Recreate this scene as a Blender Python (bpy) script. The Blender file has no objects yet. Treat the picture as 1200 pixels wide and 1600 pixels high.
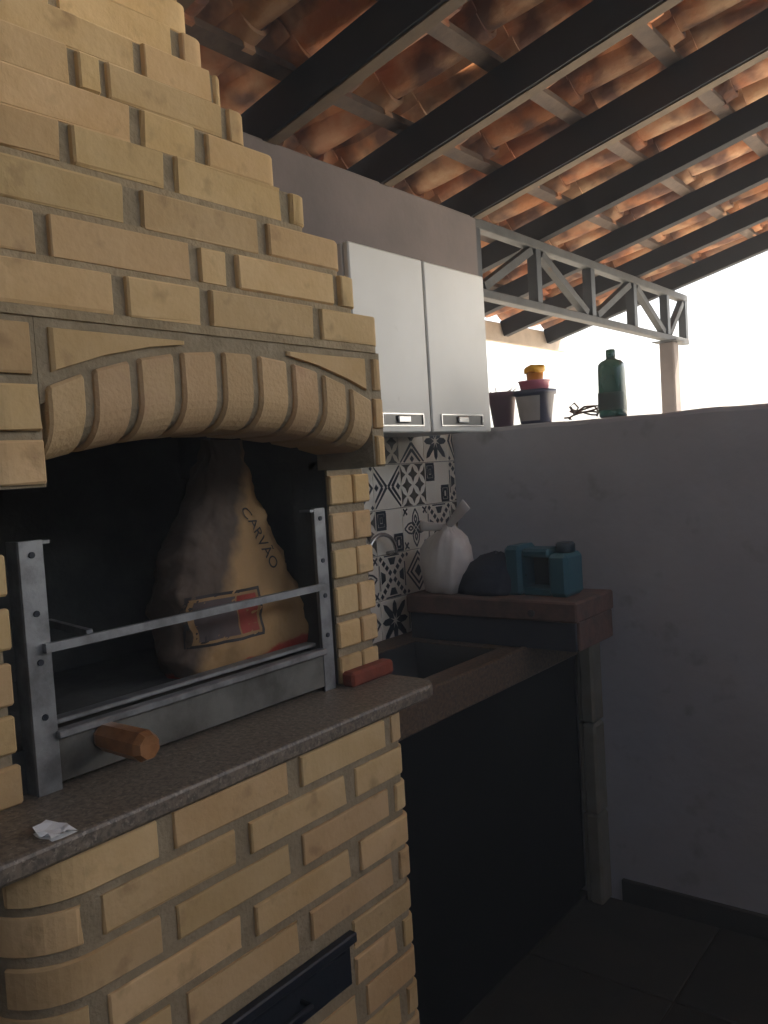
import bpy, bmesh, math, random
from mathutils import Vector, Matrix
random.seed(7)
S = bpy.context.scene
COL = S.collection
R = math.radians

# ---------------------------------------------------------------- camera, world, sun, exposure
yaw, pitch, roll, FPX = R(37.834), R(-3.015), R(-3.541), 1327.4
fwd = Vector((-math.sin(yaw)*math.cos(pitch), math.cos(yaw)*math.cos(pitch), math.sin(pitch)))
rt = fwd.cross(Vector((0, 0, 1))).normalized(); up = rt.cross(fwd)
r2 = rt*math.cos(roll) + up*math.sin(roll); u2 = -rt*math.sin(roll) + up*math.cos(roll)
cam = bpy.data.cameras.new('camera'); camo = bpy.data.objects.new('camera', cam); COL.objects.link(camo)
camo.matrix_world = Matrix(((r2.x, u2.x, -fwd.x, 0), (r2.y, u2.y, -fwd.y, 0), (r2.z, u2.z, -fwd.z, 1.55), (0, 0, 0, 1)))
cam.sensor_fit = 'VERTICAL'; cam.sensor_height = 24; cam.sensor_width = 18
cam.lens = FPX/1600*24; cam.clip_start = .02; cam.clip_end = 3000
S.camera = camo

SUN_EL, SUN_AZ = R(57), R(36)          # azimuth clockwise from +Y
sdir = Vector((math.sin(SUN_AZ)*math.cos(SUN_EL), math.cos(SUN_AZ)*math.cos(SUN_EL), math.sin(SUN_EL)))
W = bpy.data.worlds.new('World'); S.world = W; W.use_nodes = True
nt = W.node_tree; nt.nodes.clear()
sky = nt.nodes.new('ShaderNodeTexSky'); sky.sky_type = 'NISHITA'; sky.sun_disc = False
sky.sun_elevation = SUN_EL; sky.sun_rotation = SUN_AZ; sky.dust_density = 5.0; sky.air_density = 1.0; sky.ozone_density = .3
bg = nt.nodes.new('ShaderNodeBackground'); bg.inputs[1].default_value = .09
wo = nt.nodes.new('ShaderNodeOutputWorld')
nt.links.new(sky.outputs[0], bg.inputs[0]); nt.links.new(bg.outputs[0], wo.inputs[0])
sl = bpy.data.lights.new('sun', 'SUN'); sl.energy = 5.0; sl.angle = R(.5); sl.color = (1, .94, .83)
so = bpy.data.objects.new('sun', sl); COL.objects.link(so)
so.rotation_euler = sdir.to_track_quat('Z', 'Y').to_euler(); so.location = (0, 0, 20)
S.view_settings.view_transform = 'Standard'; S.view_settings.look = 'None'
S.view_settings.exposure = 2.7; S.view_settings.gamma = 1; S.view_settings.use_curve_mapping = False
S.cycles.max_bounces = 10; S.cycles.diffuse_bounces = 6; S.cycles.use_denoising = True
S.cycles.sample_clamp_indirect = 6

# ---------------------------------------------------------------- materials
MATS = {}
def mat(name, col, rough=.8, var=.0, scale=8, col2=None, fac=(.4, .65), bump=0, bscale=60, metal=0, rnd=0, detail=5, spec=.5,
        spots=None):
    """colour noise between col and col2, per-object value variation rnd, fine bump"""
    if name in MATS: return MATS[name]
    m = bpy.data.materials.new(name); m.use_nodes = True; MATS[name] = m
    n = m.node_tree.nodes; l = m.node_tree.links; b = n['Principled BSDF']
    b.inputs['Roughness'].default_value = rough; b.inputs['Metallic'].default_value = metal
    b.inputs['Specular IOR Level'].default_value = spec
    tc = n.new('ShaderNodeTexCoord'); geo = n.new('ShaderNodeNewGeometry')
    coord = geo.outputs['Position']
    c = (*col, 1)
    sock = None
    if col2:
        nz = n.new('ShaderNodeTexNoise'); nz.inputs['Scale'].default_value = scale; nz.inputs['Detail'].default_value = detail
        nz.inputs['Roughness'].default_value = .62
        l.new(coord, nz.inputs['Vector'])
        rp = n.new('ShaderNodeValToRGB'); rp.color_ramp.elements[0].position = fac[0]; rp.color_ramp.elements[1].position = fac[1]
        rp.color_ramp.elements[0].color = c; rp.color_ramp.elements[1].color = (*col2, 1)
        l.new(nz.outputs['Fac'], rp.inputs[0]); sock = rp.outputs[0]
    if spots:
        sc, sf0, sf1, scol = spots
        v = n.new('ShaderNodeTexNoise'); v.inputs['Scale'].default_value = sc; v.inputs['Detail'].default_value = 3
        l.new(coord, v.inputs['Vector'])
        r3 = n.new('ShaderNodeValToRGB'); r3.color_ramp.elements[0].position = sf0; r3.color_ramp.elements[1].position = sf1
        l.new(v.outputs['Fac'], r3.inputs[0])
        mx = n.new('ShaderNodeMix'); mx.data_type = 'RGBA'
        l.new(r3.outputs[0], mx.inputs['Factor'])
        if sock: l.new(sock, mx.inputs['A'])
        else: mx.inputs['A'].default_value = c
        mx.inputs['B'].default_value = (*scol, 1); sock = mx.outputs['Result']
    if rnd:
        oi = n.new('ShaderNodeObjectInfo'); mr = n.new('ShaderNodeMapRange')
        mr.inputs['To Min'].default_value = 1-rnd; mr.inputs['To Max'].default_value = 1+rnd
        l.new(oi.outputs['Random'], mr.inputs['Value'])
        mr2 = n.new('ShaderNodeMapRange'); mr2.inputs['To Min'].default_value = .493; mr2.inputs['To Max'].default_value = .503
        ml = n.new('ShaderNodeMath'); ml.operation = 'MULTIPLY'; ml.inputs[1].default_value = 7.13
        fr = n.new('ShaderNodeMath'); fr.operation = 'FRACT'
        l.new(oi.outputs['Random'], ml.inputs[0]); l.new(ml.outputs[0], fr.inputs[0]); l.new(fr.outputs[0], mr2.inputs['Value'])
        hs = n.new('ShaderNodeHueSaturation'); l.new(mr.outputs[0], hs.inputs['Value']); l.new(mr2.outputs[0], hs.inputs['Hue'])
        if sock: l.new(sock, hs.inputs['Color'])
        else: hs.inputs['Color'].default_value = c
        sock = hs.outputs[0]
    if sock: l.new(sock, b.inputs['Base Color'])
    else: b.inputs['Base Color'].default_value = c
    if bump:
        nb = n.new('ShaderNodeTexNoise'); nb.inputs['Scale'].default_value = bscale; nb.inputs['Detail'].default_value = 6
        l.new(coord, nb.inputs['Vector'])
        bp = n.new('ShaderNodeBump'); bp.inputs['Strength'].default_value = bump; bp.inputs['Distance'].default_value = .004
        l.new(nb.outputs['Fac'], bp.inputs['Height']); l.new(bp.outputs[0], b.inputs['Normal'])
    return m

mat('brick', (.55, .365, .16), .9, col2=(.64, .45, .225), scale=6, fac=(.36, .66), bump=.4, bscale=75, rnd=.14, spots=(17, .60, .80, (.34, .215, .095)))
mat('arch_brick', (.54, .36, .17), .85, col2=(.61, .42, .215), scale=9, bump=.5, bscale=130, rnd=.08, spots=(9, .60, .85, (.42, .22, .12)))
mat('mortar_bed', (.32, .24, .135), .95, col2=(.42, .32, .19), scale=18, bump=.9, bscale=110, spots=(30, .6, .8, (.25, .19, .11)))
mat('mortar', (.27, .21, .125), .95, col2=(.34, .27, .17), scale=22, bump=.8, bscale=120)
mat('rust_flange', (.13, .10, .07), .75, col2=(.09, .07, .052), scale=14, bump=.2, spec=.2)
mat('soot', (.035, .037, .034), .95, col2=(.07, .07, .062), scale=7, bump=.5, bscale=60)
mat('granite', (.21, .17, .125), .45, col2=(.10, .082, .064), scale=110, fac=(.44, .60), spots=(140, .60, .66, (.29, .245, .19)), spec=.4)
mat('granite_sink', (.14, .092, .055), .45, col2=(.06, .046, .036), scale=95, fac=(.42, .62), spots=(150, .62, .68, (.18, .14, .11)), spec=.35)
mat('plaster', (.45, .455, .48), .92, col2=(.37, .37, .385), scale=2.2, fac=(.32, .70), bump=.6, bscale=22, spots=(9, .62, .78, (.27, .265, .265)))
mat('plaster_upper', (.165, .138, .134), .9, col2=(.12, .104, .102), scale=4, fac=(.3, .7), bump=.35, bscale=35)
mat('blocker_plaster', (.20, .19, .18), .9, col2=(.17, .16, .15), scale=3, bump=.3, bscale=30)
mat('steel_grey', (.016, .017, .019), .75, col2=(.024, .024, .026), scale=12, bump=.15, bscale=80, spec=.15)
mat('steel_dark', (.006, .011, .020), .5, col2=(.012, .017, .026), scale=12, bump=.15, bscale=80)
mat('truss_shaded', (.014, .018, .022), .5, col2=(.026, .03, .034), scale=10, bump=.1, bscale=70, metal=.2)  # truss steel darkened to paint in the shaded faces of the uprights
mat('steel_truss', (.06, .063, .064), .65, col2=(.032, .034, .035), scale=14, bump=.2, bscale=70, spec=.25, spots=(22, .62, .72, (.055, .032, .02)))
mat('galv', (.33, .335, .33), .5, col2=(.19, .19, .185), scale=18, metal=.65, bump=.15, bscale=90)
mat('tray_metal', (.19, .185, .16), .6, col2=(.09, .085, .07), scale=9, metal=.4, bump=.2, bscale=50)
mat('batten', (.10, .075, .06), .85, col2=(.06, .045, .04), scale=20, bump=.3, bscale=90, rnd=.2)
mat('clay', (.40, .165, .075), .85, col2=(.50, .33, .21), scale=4.5, fac=(.42, .62), bump=.7, bscale=60, rnd=.36, spots=(7, .47, .62, (.13, .07, .055)))
mat('white_lacquer', (.62, .605, .555), .3, col2=(.53, .515, .465), scale=2.2, fac=(.3, .7), spots=(16, .68, .8, (.50, .48, .43)))
mat('cabinet_body', (.55, .55, .53), .5)
mat('chrome', (.62, .62, .62), .22, metal=.9, col2=(.5, .5, .5), scale=6)
mat('fascia', (.42, .36, .30), .8, col2=(.33, .28, .23), scale=9, bump=.3)
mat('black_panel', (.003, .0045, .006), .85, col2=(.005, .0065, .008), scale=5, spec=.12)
mat('floor_tile', (.024, .026, .022), .6, col2=(.036, .034, .027), scale=6, bump=.2, bscale=40, rnd=.2, spec=.25)
mat('grout', (.045, .036, .026), .95)
mat('skirting', (.020, .024, .022), .5, col2=(.03, .03, .028), scale=9)
mat('concrete', (.47, .41, .33), .92, col2=(.40, .35, .28), scale=2.5, bump=.4, bscale=20)
mat('post_concrete', (.16, .135, .12), .9, col2=(.12, .10, .09), scale=8, bump=.4)
mat('post_paint', (.20, .19, .15), .6, col2=(.15, .14, .105), scale=9, bump=.2)
mat('tile_glaze', (.80, .73, .60), .25, col2=(.74, .66, .54), scale=5)
mat('tile_ink', (.018, .023, .030), .3)
mat('tile_ink_brown', (.085, .072, .055), .3)
mat('wood_handle', (.36, .17, .07), .28, col2=(.24, .105, .042), scale=40, bump=.1)
mat('crate_wood', (.15, .085, .065), .8, col2=(.085, .058, .046), scale=16, bump=.4, bscale=70)
mat('crate_blue', (.018, .026, .042), .55, col2=(.026, .030, .040), scale=6)
mat('plastic_bag', (.72, .67, .60), .4, col2=(.62, .56, .50), scale=9, bump=.4, bscale=26)
mat('navy_cloth', (.018, .025, .045), .85, col2=(.03, .04, .06), scale=14, bump=.5, bscale=60)
mat('teal_plastic', (.020, .10, .135), .5, col2=(.022, .12, .15), scale=6)
mat('teal_dark', (.012, .035, .045), .5)
mat('sack_paper', (.36, .21, .085), .8, col2=(.27, .155, .065), scale=9, bump=.6, bscale=24)
mat('sack_dark', (.085, .065, .060), .8, col2=(.12, .075, .065), scale=9, bump=.5, bscale=24)
mat('sack_red', (.36, .045, .025), .7, col2=(.28, .04, .02), scale=10, bump=.5, bscale=24)
mat('ink', (.035, .03, .028), .7)
mat('red_clay', (.22, .045, .020), .85, col2=(.15, .03, .014), scale=15, bump=.5)
mat('pot_purple', (.16, .085, .11), .55, col2=(.12, .075, .10), scale=7)
mat('pot_navy', (.05, .055, .10), .45)
mat('paper_label', (.42, .40, .38), .8, col2=(.36, .34, .32), scale=12)
mat('pink_plastic', (.62, .16, .24), .4, col2=(.55, .25, .30), scale=9)
mat('orange_tub', (.55, .20, .02), .4)
mat('yellow_plastic', (.80, .42, .012), .35, col2=(.72, .33, .01), scale=18)
mat('bottle_green', (.04, .10, .08), .2, col2=(.032, .08, .065), scale=9)
MATS['bottle_green'].node_tree.nodes['Principled BSDF'].inputs['Transmission Weight'].default_value = .35
mat('bottle_label', (.07, .095, .085), .5)
mat('wire_brown', (.11, .045, .03), .6)
mat('matte_white', (.80, .80, .78), .7)
mat('steel_sink', (.10, .10, .10), .3, metal=.8)

# ---------------------------------------------------------------- helpers
def link(name, me, material=None, parent=None, loc=None):
    o = bpy.data.objects.new(name, me); COL.objects.link(o)
    if material is not None and me is not None and not me.materials:
        me.materials.append(MATS[material] if isinstance(material, str) else material)
    if parent: o.parent = parent
    if loc is not None: o.location = loc
    return o
def tag(o, label, cat, group=None):
    o['label'] = label; o['category'] = cat
    if group: o['group'] = group
    return o
def thing(name, label, cat, loc=(0, 0, 0), group=None):
    return tag(link(name, None, loc=loc), label, cat, group)
def off(parent):  # world coordinates of parts -> local of the empty
    return parent.location if parent else Vector((0, 0, 0))

class MB:
    def __init__(s): s.v = []; s.f = []; s.mi = []; s.sm = []
    def add(s, vs, fs, mi=0, smooth=False):
        b = len(s.v); s.v += [tuple(v) for v in vs]
        for f in fs: s.f.append([b+i for i in f]); s.mi.append(mi); s.sm.append(smooth)
    def box(s, a, b, c=0.0, mi=0):
        x0, y0, z0 = [min(p, q) for p, q in zip(a, b)]; x1, y1, z1 = [max(p, q) for p, q in zip(a, b)]
        if c <= 0:
            v = [(x, y, z) for x in (x0, x1) for y in (y0, y1) for z in (z0, z1)]
            s.add(v, [(0, 1, 3, 2), (4, 6, 7, 5), (0, 4, 5, 1), (2, 3, 7, 6), (0, 2, 6, 4), (1, 5, 7, 3)], mi); return s
        bm = bmesh.new(); bmesh.ops.create_cube(bm, size=1)
        for v in bm.verts: v.co = ((v.co.x+.5)*(x1-x0)+x0, (v.co.y+.5)*(y1-y0)+y0, (v.co.z+.5)*(z1-z0)+z0)
        bmesh.ops.bevel(bm, geom=list(bm.edges), offset=c, segments=1, affect='EDGES')
        bm.verts.index_update()
        s.add([v.co for v in bm.verts], [[v.index for v in f.verts] for f in bm.faces], mi); bm.free(); return s
    def beam(s, p, q, w, h, upv=(0, 0, 1), mi=0):
        p, q = Vector(p), Vector(q); d = (q-p).normalized(); sd = d.cross(Vector(upv)).normalized(); u = sd.cross(d)
        v = []
        for e in (p, q):
            for a, b in ((-1, -1), (1, -1), (1, 1), (-1, 1)): v.append(e+sd*(a*w/2)+u*(b*h/2))
        s.add(v, [(0, 3, 2, 1), (4, 5, 6, 7), (0, 1, 5, 4), (1, 2, 6, 5), (2, 3, 7, 6), (3, 0, 4, 7)], mi); return s
    def tube(s, pts, r, n=8, mi=0, caps=True):
        pts = [Vector(p) for p in pts]; rs = r if isinstance(r, (list, tuple)) else [r]*len(pts)
        rings = []; ref = None
        for i, p in enumerate(pts):
            d = (pts[min(i+1, len(pts)-1)]-pts[max(i-1, 0)]).normalized()
            if ref is None: ref = Vector((0, 0, 1)) if abs(d.z) < .9 else Vector((1, 0, 0))
            a = (ref-d*ref.dot(d)).normalized(); b = d.cross(a); ref = a
            rings.append([p+(a*math.cos(2*math.pi*k/n)+b*math.sin(2*math.pi*k/n))*rs[i] for k in range(n)])
        v = [q for rg in rings for q in rg]; f = []
        for i in range(len(rings)-1):
            for k in range(n): f.append((i*n+k, i*n+(k+1) % n, (i+1)*n+(k+1) % n, (i+1)*n+k))
        s.add(v, f, mi, True)
        if caps:
            b = len(s.v)-len(v)
            s.f.append([b+k for k in range(n)][::-1]); s.mi.append(mi); s.sm.append(False)
            s.f.append([b+(len(rings)-1)*n+k for k in range(n)]); s.mi.append(mi); s.sm.append(False)
        return s
    def loft(s, rings, mi=0, caps=(True, True), smooth=True, mifun=None):
        n = len(rings[0]); b = len(s.v); s.v += [tuple(p) for rg in rings for p in rg]
        for i in range(len(rings)-1):
            for k in range(n):
                s.f.append([b+i*n+k, b+i*n+(k+1) % n, b+(i+1)*n+(k+1) % n, b+(i+1)*n+k])
                s.mi.append(mifun(i, k) if mifun else mi); s.sm.append(smooth)
        if caps[0]: s.f.append([b+k for k in range(n)][::-1]); s.mi.append(mifun(0, 0) if mifun else mi); s.sm.append(False)
        if caps[1]: s.f.append([b+(len(rings)-1)*n+k for k in range(n)]); s.mi.append(mifun(len(rings)-2, 0) if mifun else mi); s.sm.append(False)
        return s
    def lathe(s, prof, n=24, c=(0, 0, 0), mi=0, sq=None, caps=(True, True)):
        rings = []
        for r, z in prof:
            rg = []
            for k in range(n):
                a = 2*math.pi*k/n; cx, cy = math.cos(a), math.sin(a)
                if sq:
                    e = 2/sq
                    cx = math.copysign(abs(cx)**e, cx); cy = math.copysign(abs(cy)**e, cy)
                rg.append((c[0]+r*cx, c[1]+r*cy, c[2]+z))
            rings.append(rg)
        return s.loft(rings, mi, caps)
    def mesh(s, name, mats, o=None):
        me = bpy.data.meshes.new(name)
        ov = Vector(o) if o is not None else Vector((0, 0, 0))
        me.from_pydata([Vector(v)-ov for v in s.v], [], s.f)
        for m in (mats if isinstance(mats, (list, tuple)) else [mats]): me.materials.append(MATS[m])
        me.polygons.foreach_set('material_index', s.mi); me.polygons.foreach_set('use_smooth', s.sm)
        bm = bmesh.new(); bm.from_mesh(me); bmesh.ops.recalc_face_normals(bm, faces=bm.faces); bm.to_mesh(me); bm.free()
        me.update(); return me
    def obj(s, name, mats, parent=None):
        """vertices are in world space; part is placed under parent, or stands alone with its origin at its base centre"""
        if parent:
            return link(name, s.mesh(name, mats, parent.matrix_basis.translation if parent.parent is None else (0, 0, 0)), None, parent)
        xs = [v[0] for v in s.v]; ys = [v[1] for v in s.v]; zs = [v[2] for v in s.v]
        o = ((min(xs)+max(xs))/2, (min(ys)+max(ys))/2, min(zs))
        return link(name, s.mesh(name, mats, o), None, None, o)
def subpart(name, mb, mats, part):   # child of a part that sits at its thing's origin
    return link(name, mb.mesh(name, mats, part.parent.location if part.parent else part.location), None, part)

WX = -1.774          # face of the back wall
EY = 2.734           # face of the low end wall
WT = 1.672           # its top

# ================================================================= SETTING
g = MB(); g.add([(-400, -400, -.15), (400, -400, -.15), (400, 400, -.15), (-400, 400, -.15)], [(0, 1, 2, 3)])
o = g.obj('ground', 'concrete'); o['kind'] = 'structure'
fl = MB().box((-1.93, -2.3, -.25), (2.6, 2.9, -.006)).obj('floor', 'grout'); fl['kind'] = 'structure'
TS = .45
ftm = MB().box((-TS/2+.003, -TS/2+.003, -.010), (TS/2-.003, TS/2-.003, 0), .0025).mesh('floor_tile', 'floor_tile')
for i in range(9):
    for j in range(10):
        cx, cy = -1.52+i*TS, 2.50-j*TS
        t = link('floor_tile', ftm, None, fl, Vector((cx, cy, random.uniform(-.001, .001)))-fl.location)
# yard paving beyond the low wall
pv = MB().box((-6, 2.9, -.2), (6, 14, -.02)).obj('yard_paving', 'concrete'); pv['kind'] = 'structure'

bw = MB().box((-1.93, -2.3, -.2), (WX, 3.0, 2.525), .004).obj('back_wall', 'plaster_upper')
tag(bw, 'tall mauve plastered wall behind the barbecue, cabinet and patterned tiles', 'wall')
def rough_wall():
    m = MB(); rings = []; N = 90; random.seed(21)
    w = [0.0]
    for k in range(N): w.append(w[-1]*.8+random.uniform(-.0022, .0022))
    for k in range(N+1):
        x = WX-.02+(2.298-WX+.02)*k/N; h = WT+w[k]; e = random.uniform(-.0018, .0018)
        rings.append([(x, EY, -.2), (x, EY, h-.016), (x, EY+.004+e, h-.005), (x, EY+.014+e, h), (x, EY+.136, h), (x, EY+.147, h-.006), (x, EY+.15, h-.018), (x, EY+.15, -.2)])
    return m.loft(rings, smooth=False)
ew = rough_wall().obj('low_wall', 'plaster')
tag(ew, 'low grey plastered wall with pots and a bottle on its top', 'wall')
sk = MB().box((WX+.6, EY-.014, -.005), (2.298, EY+.004, .076), .003).obj('skirting_board', 'skirting', ew)
hw = MB().box((-1.9, -2.45, -.2), (2.6, -2.3, 2.95), .004).obj('rear_blocker', 'blocker_plaster')  # unseen wall, added and raised to hold back light from behind
tag(hw, 'grey unseen wall added behind the viewer to keep out light from the rear', 'wall')
rw = MB().box((2.3, -2.3, -.2), (2.45, EY+.15, 2.5), .008).obj('side_blocker', 'blocker_plaster')  # unseen wall, added; its height lets light in only above it
tag(rw, 'grey plastered unseen wall added along the long side to limit the light', 'wall')

# ================================================================= BACKSPLASH TILES (prints are flat ink on each tile)
def bar(p, q, w):
    w = w*1.45
    p, q = Vector(p), Vector(q); d = (q-p).normalized(); n = Vector((-d.y, d.x))*w/2
    return [p+n, p-n, q-n, q+n]
def frame(x0, y0, x1, y1, w):
    return [bar((x0, y0+w/2), (x1, y0+w/2), w), bar((x0, y1-w/2), (x1, y1-w/2), w), bar((x0+w/2, y0+w), (x0+w/2, y1-w), w), bar((x1-w/2, y0+w), (x1-w/2, y1-w), w)]
def dia(cx, cy, r, w=None):
    P = [Vector((cx+r, cy)), Vector((cx, cy+r)), Vector((cx-r, cy)), Vector((cx, cy-r))]
    if w is None: return [P]
    k = (r-w*1.41)/r; Q = [Vector((cx, cy))+(p-Vector((cx, cy)))*k for p in P]
    return [[P[i], P[(i+1) % 4], Q[(i+1) % 4], Q[i]] for i in range(4)]
def mirror(ps): return [[Vector((1-p.x, p.y)) for p in q] for q in ps]
def d_hourglass():
    o = []
    for a, w in ((.47, .055), (.32, .06)):
        o += [bar((.01, .5-a), (a, .5), w), bar((a, .5), (.01, .5+a), w)]
    o += dia(.1, .5, .085)
    return o+mirror(o)
def d_lattice():
    o = []
    for cx, cy in ((.5, .25), (.5, .75), (.25, .5), (.75, .5), (.25, .02), (.75, .02), (.25, .98), (.75, .98), (.02, .25), (.98, .25), (.02, .75), (.98, .75)):
        r = .19; P = []
        for k in range(8):
            a = k*math.pi/4; rr = r if k % 2 == 0 else r*.52
            P.append(Vector((min(.99, max(.01, cx+rr*math.cos(a))), min(.99, max(.01, cy+rr*math.sin(a))))))
        o.append(P)
    return o
def d_squares():
    o = frame(.62, .56, .98, .98, .05)+frame(.69, .64, .9, .9, .05)+[[Vector(p) for p in ((.76, .72), (.83, .72), (.83, .83), (.76, .83))]]
    o += frame(.02, .02, .36, .42, .05)+frame(.1, .1, .28, .34, .045)
    return o
def d_ornament():
    o = []
    for a in range(4):
        ca, sa = math.cos(a*math.pi/2), math.sin(a*math.pi/2)
        def rr(x, y): return Vector((.5+x*ca-y*sa, .5+x*sa+y*ca))
        for pts in (((.05, .03), (.16, .13), (.30, .10), (.44, 0)), ((.05, -.03), (.16, -.13), (.30, -.10), (.44, 0)), ((.1, 0), (.2, .05), (.3, 0)), ((.1, 0), (.2, -.05), (.3, 0))):
            for p, q in zip(pts, pts[1:]): o.append(bar(rr(*p), rr(*q), .03))
        o += [bar(rr(.32, .32), rr(.47, .47), .04), bar(rr(.40, .40), rr(.30, .46), .03), bar(rr(.40, .40), rr(.46, .30), .03)]
    return o+dia(.5, .5, .05)
def d_cross():
    o = []
    for a in range(4):
        ca, sa = math.cos(a*math.pi/2), math.sin(a*math.pi/2)
        def rr(x, y): return Vector((.5+x*ca-y*sa, .5+x*sa+y*ca))
        for k in range(4):
            t = .05+k*.11; o.append(bar(rr(t, t), rr(t+.075, t+.075), .075))
        o += [[rr(.26, -.07), rr(.42, -.15), rr(.42, .15), rr(.26, .07)]]
        o += [bar(rr(.47, -.28), rr(.47, .28), .03)]
    return o
def d_flower():
    o = []
    for a in range(8):
        an = a*math.pi/4; L = .47 if a % 2 == 0 else .58; w = .085
        def rr(x, y): return Vector((min(.985, max(.015, .5+x*math.cos(an)-y*math.sin(an))), min(.985, max(.015, .5+x*math.sin(an)+y*math.cos(an)))))
        o.append([rr(.05, 0), rr(.2, w), rr(L*.8, w*.8), rr(L, 0), rr(L*.8, -w*.8), rr(.2, -w)])
    return o
def d_diamond():
    o = dia(.5, .5, .49, .06)+dia(.5, .5, .33, .055)+dia(.5, .5, .15)
    for x, y in ((.07, .07), (.93, .07), (.07, .93), (.93, .93)): o += dia(x, y, .06)
    return o
DES = dict(A=(d_hourglass, 0, 0), V=(d_hourglass, 1, 0), B=(d_lattice, 0, 1), C=(d_squares, 0, 0), D=(d_ornament, 0, 0), E=(d_cross, 0, 0), F=(d_flower, 0, 0), G=(d_diamond, 0, 0))
TP = .153
def tile_mesh(key, wd=TP):
    fn, rot, ink = DES[key]; w = wd-.002; h = TP-.002
    m = MB().box((0, .001, .001), (.007, w+.001, h+.001), .0012)
    for P in fn():
        if rot: P = [Vector((p.y, 1-p.x)) for p in P]
        P = [Vector((p.x*TP, p.y*TP)) for p in P]
        if wd < TP: P = [Vector((min(p.x, w), p.y)) for p in P]
        vs = [(.0078, w-p.x+.001 if wd == TP else p.x+.001, p.y) for p in P]
        m.add([(a, min(max(b, .003), w-.001), min(max(c, .003), h-.001)) for a, b, c in vs], [list(range(len(vs)))], 1)
    return m.mesh('tile', ['tile_glaze', 'tile_ink_brown' if ink else 'tile_ink'])
TM = {k: tile_mesh(k) for k in DES}
rows = ['FVBCDE', 'CBAGFD', 'EDCBEG', 'AGEDBC', 'BEFGAF']      # from z 1.558 downwards, from the end wall leftwards
for r, rowk in enumerate(rows):
    for c, k in enumerate(rowk):
        link('tile', TM[k], None, bw, Vector((WX-.001, 2.686-TP*(c+1), 1.558-TP*r))-bw.location)
    sm_ = tile_mesh('GEBFD'[r], 2.734-2.686)
    link('tile', sm_, None, bw, Vector((WX-.001, 2.686, 1.558-TP*r))-bw.location)

# ================================================================= BRICK BARBECUE
bq = thing('brick_barbecue', 'tall yellow brick barbecue with arched hood and granite shelf', 'barbecue', (-1.40, .98, 0))
class Path:
    """plan outline: left side - rounded corner - front - rounded corner - right side; s equals y along the front"""
    def __init__(s, xf, yl, yr, rl=.07, rr=.035): s.xf, s.yl, s.yr, s.rl, s.rr = xf, yl, yr, rl, rr
    def at(s, t):
        a0 = s.yl+s.rl; a1 = s.yr-s.rr
        if a0 <= t <= a1: return Vector((s.xf, t)), Vector((1, 0))
        if t < a0:
            L = s.rl*math.pi/2; u = a0-t
            if u <= L:
                th = u/s.rl; n = Vector((math.cos(th), -math.sin(th))); return Vector((s.xf-s.rl, a0))+n*s.rl, n
            return Vector((s.xf-s.rl-(u-L), s.yl)), Vector((0, -1))
        L = s.rr*math.pi/2; u = t-a1
        if u <= L:
            th = u/s.rr; n = Vector((math.cos(th), math.sin(th))); return Vector((s.xf-s.rr, a1))+n*s.rr, n
        return Vector((s.xf-s.rr-(u-L), s.yr)), Vector((0, 1))
    def s_left(s, x): return s.yl+s.rl-s.rl*math.pi/2-(s.xf-s.rl-x)
    def s_right(s, x): return s.yr-s.rr+s.rr*math.pi/2+(s.xf-s.rr-x)
    def samples(s, t0, t1):
        o = [t0, t1]
        for a, b in ((s.yl+s.rl-s.rl*math.pi/2, s.yl+s.rl), (s.yr-s.rr, s.yr-s.rr+s.rr*math.pi/2)):
            for k in range(13):
                t = a+(b-a)*k/12
                if t0+.006 < t < t1-.006: o.append(t)
        return sorted(o)
def brick_mesh(path, t0, t1, z0, z1, d=.05, c=.0035, out=0.0):
    ss = path.samples(t0, t1); ss = [ss[0], ss[0]+c]+ss[1:-1]+[ss[-1]-c, ss[-1]]
    rings = []
    jit = [random.uniform(-.0018, .0018) for _ in range(4)]; ends = [random.uniform(-.003, .003) for _ in range(4)]; til = random.uniform(-.0025, .0025); chips = [random.uniform(.004, .010) if random.random() < .28 else 0 for _ in range(4)]
    for i, t in enumerate(ss):
        p, n = path.at(t); e = -c if i in (0, len(ss)-1) else 0
        zz = .001*math.sin(t*40+z0*90)+til*(i/(len(ss)-1)-.5)
        prof = [(-d, z0), (-c+e, z0+jit[0]), (e+out, z0+c+jit[0]+zz), (e+out, z1-c+jit[1]+zz), (-c+e, z1+jit[1]), (-d, z1)]
        if i in (0, 1, len(ss)-2, len(ss)-1):
            q = 0 if i < 2 else 1
            for vi in (2, 3):
                ch = chips[q*2+vi-2]*(1 if i in (0, len(ss)-1) else .35)
                prof[vi] = (prof[vi][0]-ch, prof[vi][1]+(ch if vi == 2 else -ch)*.8)
        rings.append([(p.x+n.x*a, p.y+n.y*a, z) for a, z in prof])
    return MB().loft(rings, smooth=False)
def put_brick(path, t0, t1, z0, z1, d=.05, m='brick', name='brick'):
    b = brick_mesh(path, t0, t1, z0, z1, d, c=random.uniform(.0018, .0034), out=random.uniform(-.002, .002))
    return b.obj(name, m, bq)
def outline(path, xb, ins):
    ts = [path.s_left(xb)]+path.samples(path.s_left(xb)+.01, path.s_right(xb)-.01)+[path.s_right(xb)]
    pts = []
    for t in ts:
        p, n = path.at(t); pts.append(p-n*ins)
    return pts
def core(mb, path, xb, z0, z1, ins=.014):
    pts = outline(path, xb, ins); n = len(pts)
    mb.add([(p.x, p.y, z0) for p in pts]+[(p.x, p.y, z1) for p in pts],
           [list(range(n))[::-1], list(range(n, 2*n))]+[(k, (k+1) % n, n+(k+1) % n, n+k) for k in range(n)])
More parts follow.
